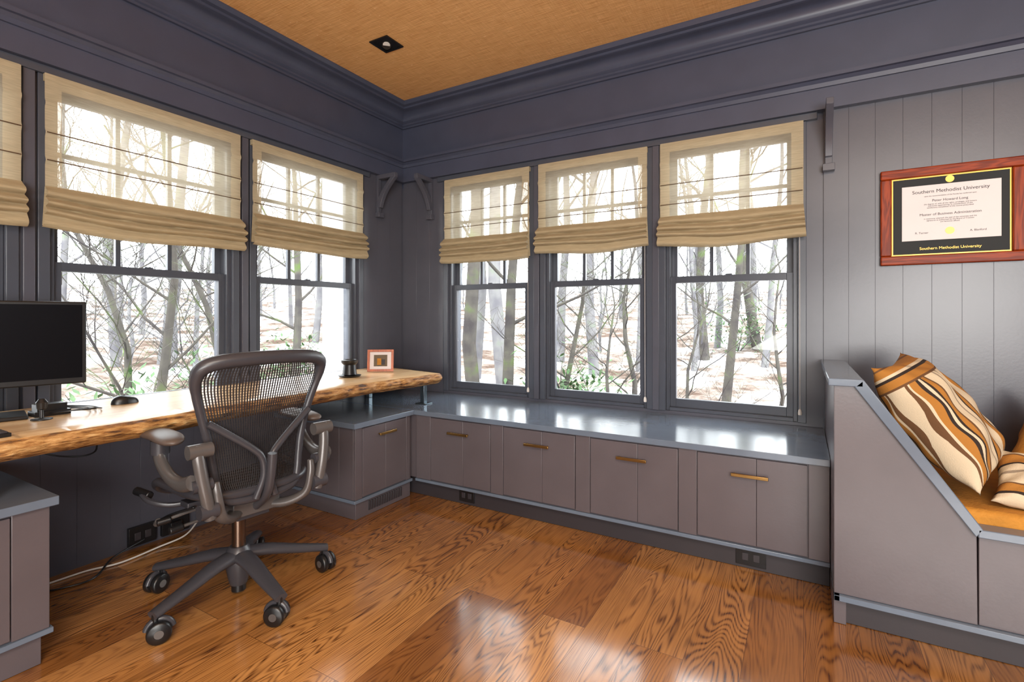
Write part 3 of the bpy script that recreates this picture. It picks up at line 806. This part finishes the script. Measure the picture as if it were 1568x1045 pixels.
# ------------------------------------------------------------------ recessed light
b=MB(); lx,ly,hs=-2.44,2.53,0.08
for a,c,d_,e in((-hs,hs,-hs,-hs+0.018),(-hs,hs,hs-0.018,hs),(-hs,-hs+0.018,-hs+0.018,hs-0.018),(hs-0.018,hs,-hs+0.018,hs-0.018)):
    b.box(lx+a,lx+c,ly+d_,ly+e,ZC-0.008,ZC-0.0005,'black')
b.box(lx-hs+0.018,lx+hs-0.018,ly-hs+0.018,ly+hs-0.018,ZC-0.003,ZC-0.0005,'black')
b.tube([(lx,ly,ZC-0.003),(lx+0.006,ly-0.006,ZC-0.012)],[0.034,0.030],'black',24)
b.cyl((lx+0.006,ly-0.006,ZC-0.012),(lx+0.0065,ly-0.0065,ZC-0.0135),0.024,'white',20)
b.build('recessed_ceiling_light')

# ------------------------------------------------------------------ outdoors
b=MB()
def gh(x,y):
    d=math.hypot(x+0.5,y-0.5); return -0.9+max(0,d-7)*0.085+0.3*noise.noise(Vector((x*0.12,y*0.12,1)))
b.grid(lambda u,v:((u-0.5)*140,(v-0.5)*140,gh((u-0.5)*140,(v-0.5)*140)),90,90,'ground')
b.build('ground',recalc=False,angle=180)
def tree_mesh(seed,H,r0,nb,low,wig=0.13):
    rg=random.Random(seed); b=MB()
    def br(p,d,L,r,lev):
        n=6 if lev<2 else 4; pts=[p];dd=d.copy()
        for i in range(n):
            dd=(dd+Vector((rg.uniform(-1,1),rg.uniform(-1,1),rg.uniform(-0.5,0.8)))*(wig if lev==0 else 0.28)).normalized()
            pts.append(pts[-1]+dd*L/n)
        b.tube(pts,[max(0.0035,r*(1-0.8*i/n)) for i in range(n+1)],'tree',7 if lev==0 else (5 if lev==1 else 3),caps=False)
        if lev>=3: return
        k=[nb,7,6][lev]
        for j in range(k):
            t=(low+(0.97-low)*j/k) if lev==0 else 0.2+0.75*j/k
            q=t*n; i=min(int(q),n-1); pp=pts[i].lerp(pts[i+1],q-i)
            az=rg.uniform(0,6.28); ax=Vector((math.cos(az),math.sin(az),rg.uniform(0.1,0.9)))
            nd=(dd*(0.35)+ax).normalized()
            br(pp,nd,L*([0.40,0.5,0.5][lev])*(1-0.45*t)*rg.uniform(0.8,1.25),r*(1-0.7*t)*0.38,lev+1)
    br(Vector((0,0,0)),Vector((0.05,0.02,1)).normalized(),H,r0,0)
    me=b.build('bare_tree',recalc=False,angle=180); return me
var=[tree_mesh(11,9,0.12,9,0.25),tree_mesh(12,12,0.14,9,0.3),tree_mesh(13,6,0.07,12,0.08,0.3),tree_mesh(14,14,0.17,8,0.4)]
used=set()
def put(vi,x,y,s=1.0,rz=0,tx=0,ty=0,far=False):
    if vi in used or far:
        o=bpy.data.objects.new('bare_tree',var[vi].data); COL.objects.link(o)
    else: o=var[vi]; used.add(vi)
    o.location=(x,y,gh(x,y)-0.1); o.scale=(s,s,s); o.rotation_euler=(tx,ty,rz)
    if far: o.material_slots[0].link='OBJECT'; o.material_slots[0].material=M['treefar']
def ray(u,d): 
    a=(u-784)/773; return d*(-0.5+0.866*a),d*(0.866+0.5*a)
near=[(2,262,5.8,0.95),(2,335,7.2,0.85),(2,200,7.5,0.9),(1,735,8.0,0.9),(0,775,8.4,0.9),(2,870,8.5,0.8),(2,970,9.5,0.8),(3,1080,16,0.9),(3,1160,17,1.0),(0,1110,10,0.8),(2,1190,9,0.6),(0,450,10,0.8),(2,930,6.6,0.5),(2,1050,7.0,0.5)]
for vi,u,d,s in near:
    x,y=ray(u,d); put(vi,x,y,s,random.uniform(0,6.28),random.uniform(-0.08,0.08),random.uniform(-0.08,0.08))
for i in range(95):
    u=random.uniform(-100,1350); d=random.uniform(12,40); x,y=ray(u,d)
    if x>XL-4 and y<YB+4: continue
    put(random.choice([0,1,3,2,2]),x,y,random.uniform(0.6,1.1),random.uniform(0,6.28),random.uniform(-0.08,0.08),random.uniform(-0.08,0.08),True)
def shrub(u,d,R_,n,sd):
    rg=random.Random(sd); b=MB(); x,y=ray(u,d); z=gh(x,y)
    for i in range(n):
        q=Vector((rg.gauss(0,0.4),rg.gauss(0,0.4),abs(rg.gauss(0.5,0.3))))*R_
        c=Vector((x,y,z))+q; a=Vector((rg.uniform(-1,1),rg.uniform(-1,1),rg.uniform(-0.4,0.6))).normalized(); t=a.cross(Vector((0,0,1))).normalized()
        l=0.09; w=0.03
        b.add([c-a*l,c+t*w,c+a*l,c-t*w],[(0,1,2,3)],'leaf')
    for i in range(10):
        q=Vector((rg.gauss(0,0.3),rg.gauss(0,0.3),0.7))*R_
        b.tube([(x,y,z-0.1),Vector((x,y,z))+q],[0.015,0.005],'tree',5)
    b.build('evergreen_shrub',recalc=False)
shrub(880,8.5,1.1,1300,1); shrub(440,12,1.2,700,2); shrub(150,6.5,1.3,800,3); shrub(1130,17,1.5,800,4); shrub(320,8,1.4,900,5)
b=MB(); x,y=ray(522,5.2); z=gh(x,y)
b.box(x-0.13,x+0.13,y-0.13,y+0.13,z-0.1,3.4,'whiteext'); b.box(x-0.17,x+0.17,y-0.17,y+0.17,z-0.1,z+0.9,'whiteext'); b.box(x-0.17,x+0.17,y-0.17,y+0.17,3.2,3.4,'whiteext')
b.build('porch_column',bevel=0.01)

# ------------------------------------------------------------------ light
w=bpy.data.worlds.new('overcast_sky'); S.world=w; w.use_nodes=True
bg=w.node_tree.nodes['Background']; bg.inputs[0].default_value=(0.94,0.97,1.0,1); bg.inputs[1].default_value=9.5
def area(name,loc,rot,sx,sy,power,col):
    l=bpy.data.lights.new(name,'AREA'); l.shape='RECTANGLE'; l.size=sx; l.size_y=sy; l.energy=power; l.color=col
    o=bpy.data.objects.new(name,l); COL.objects.link(o); o.location=loc; o.rotation_euler=rot; return o
area('added_overhead_fill',(1.2,-1.2,3.0),(0,0,0),2.4,1.8,190,(1.0,0.95,0.87))  # added fill light behind the camera, not a fitting of the room
area('added_rear_fill',(1.0,YR+0.1,1.6),(math.radians(112),0,math.radians(15)),3.8,2.0,520,(1.0,0.98,0.94))  # added fill light in front of the solid rear wall, no window there

cam=bpy.data.cameras.new('camera'); co=bpy.data.objects.new('camera',cam); COL.objects.link(co)
co.location=(0,0,1.25); co.rotation_euler=(math.pi/2,0,math.radians(30))
cam.sensor_width=36; cam.sensor_fit='HORIZONTAL'; cam.lens=36*773/1568; cam.shift_y=-37.7/1568; cam.clip_start=0.02; cam.clip_end=400
S.camera=co
S.view_settings.view_transform='Standard'; S.view_settings.look='None'; S.view_settings.exposure=0.0
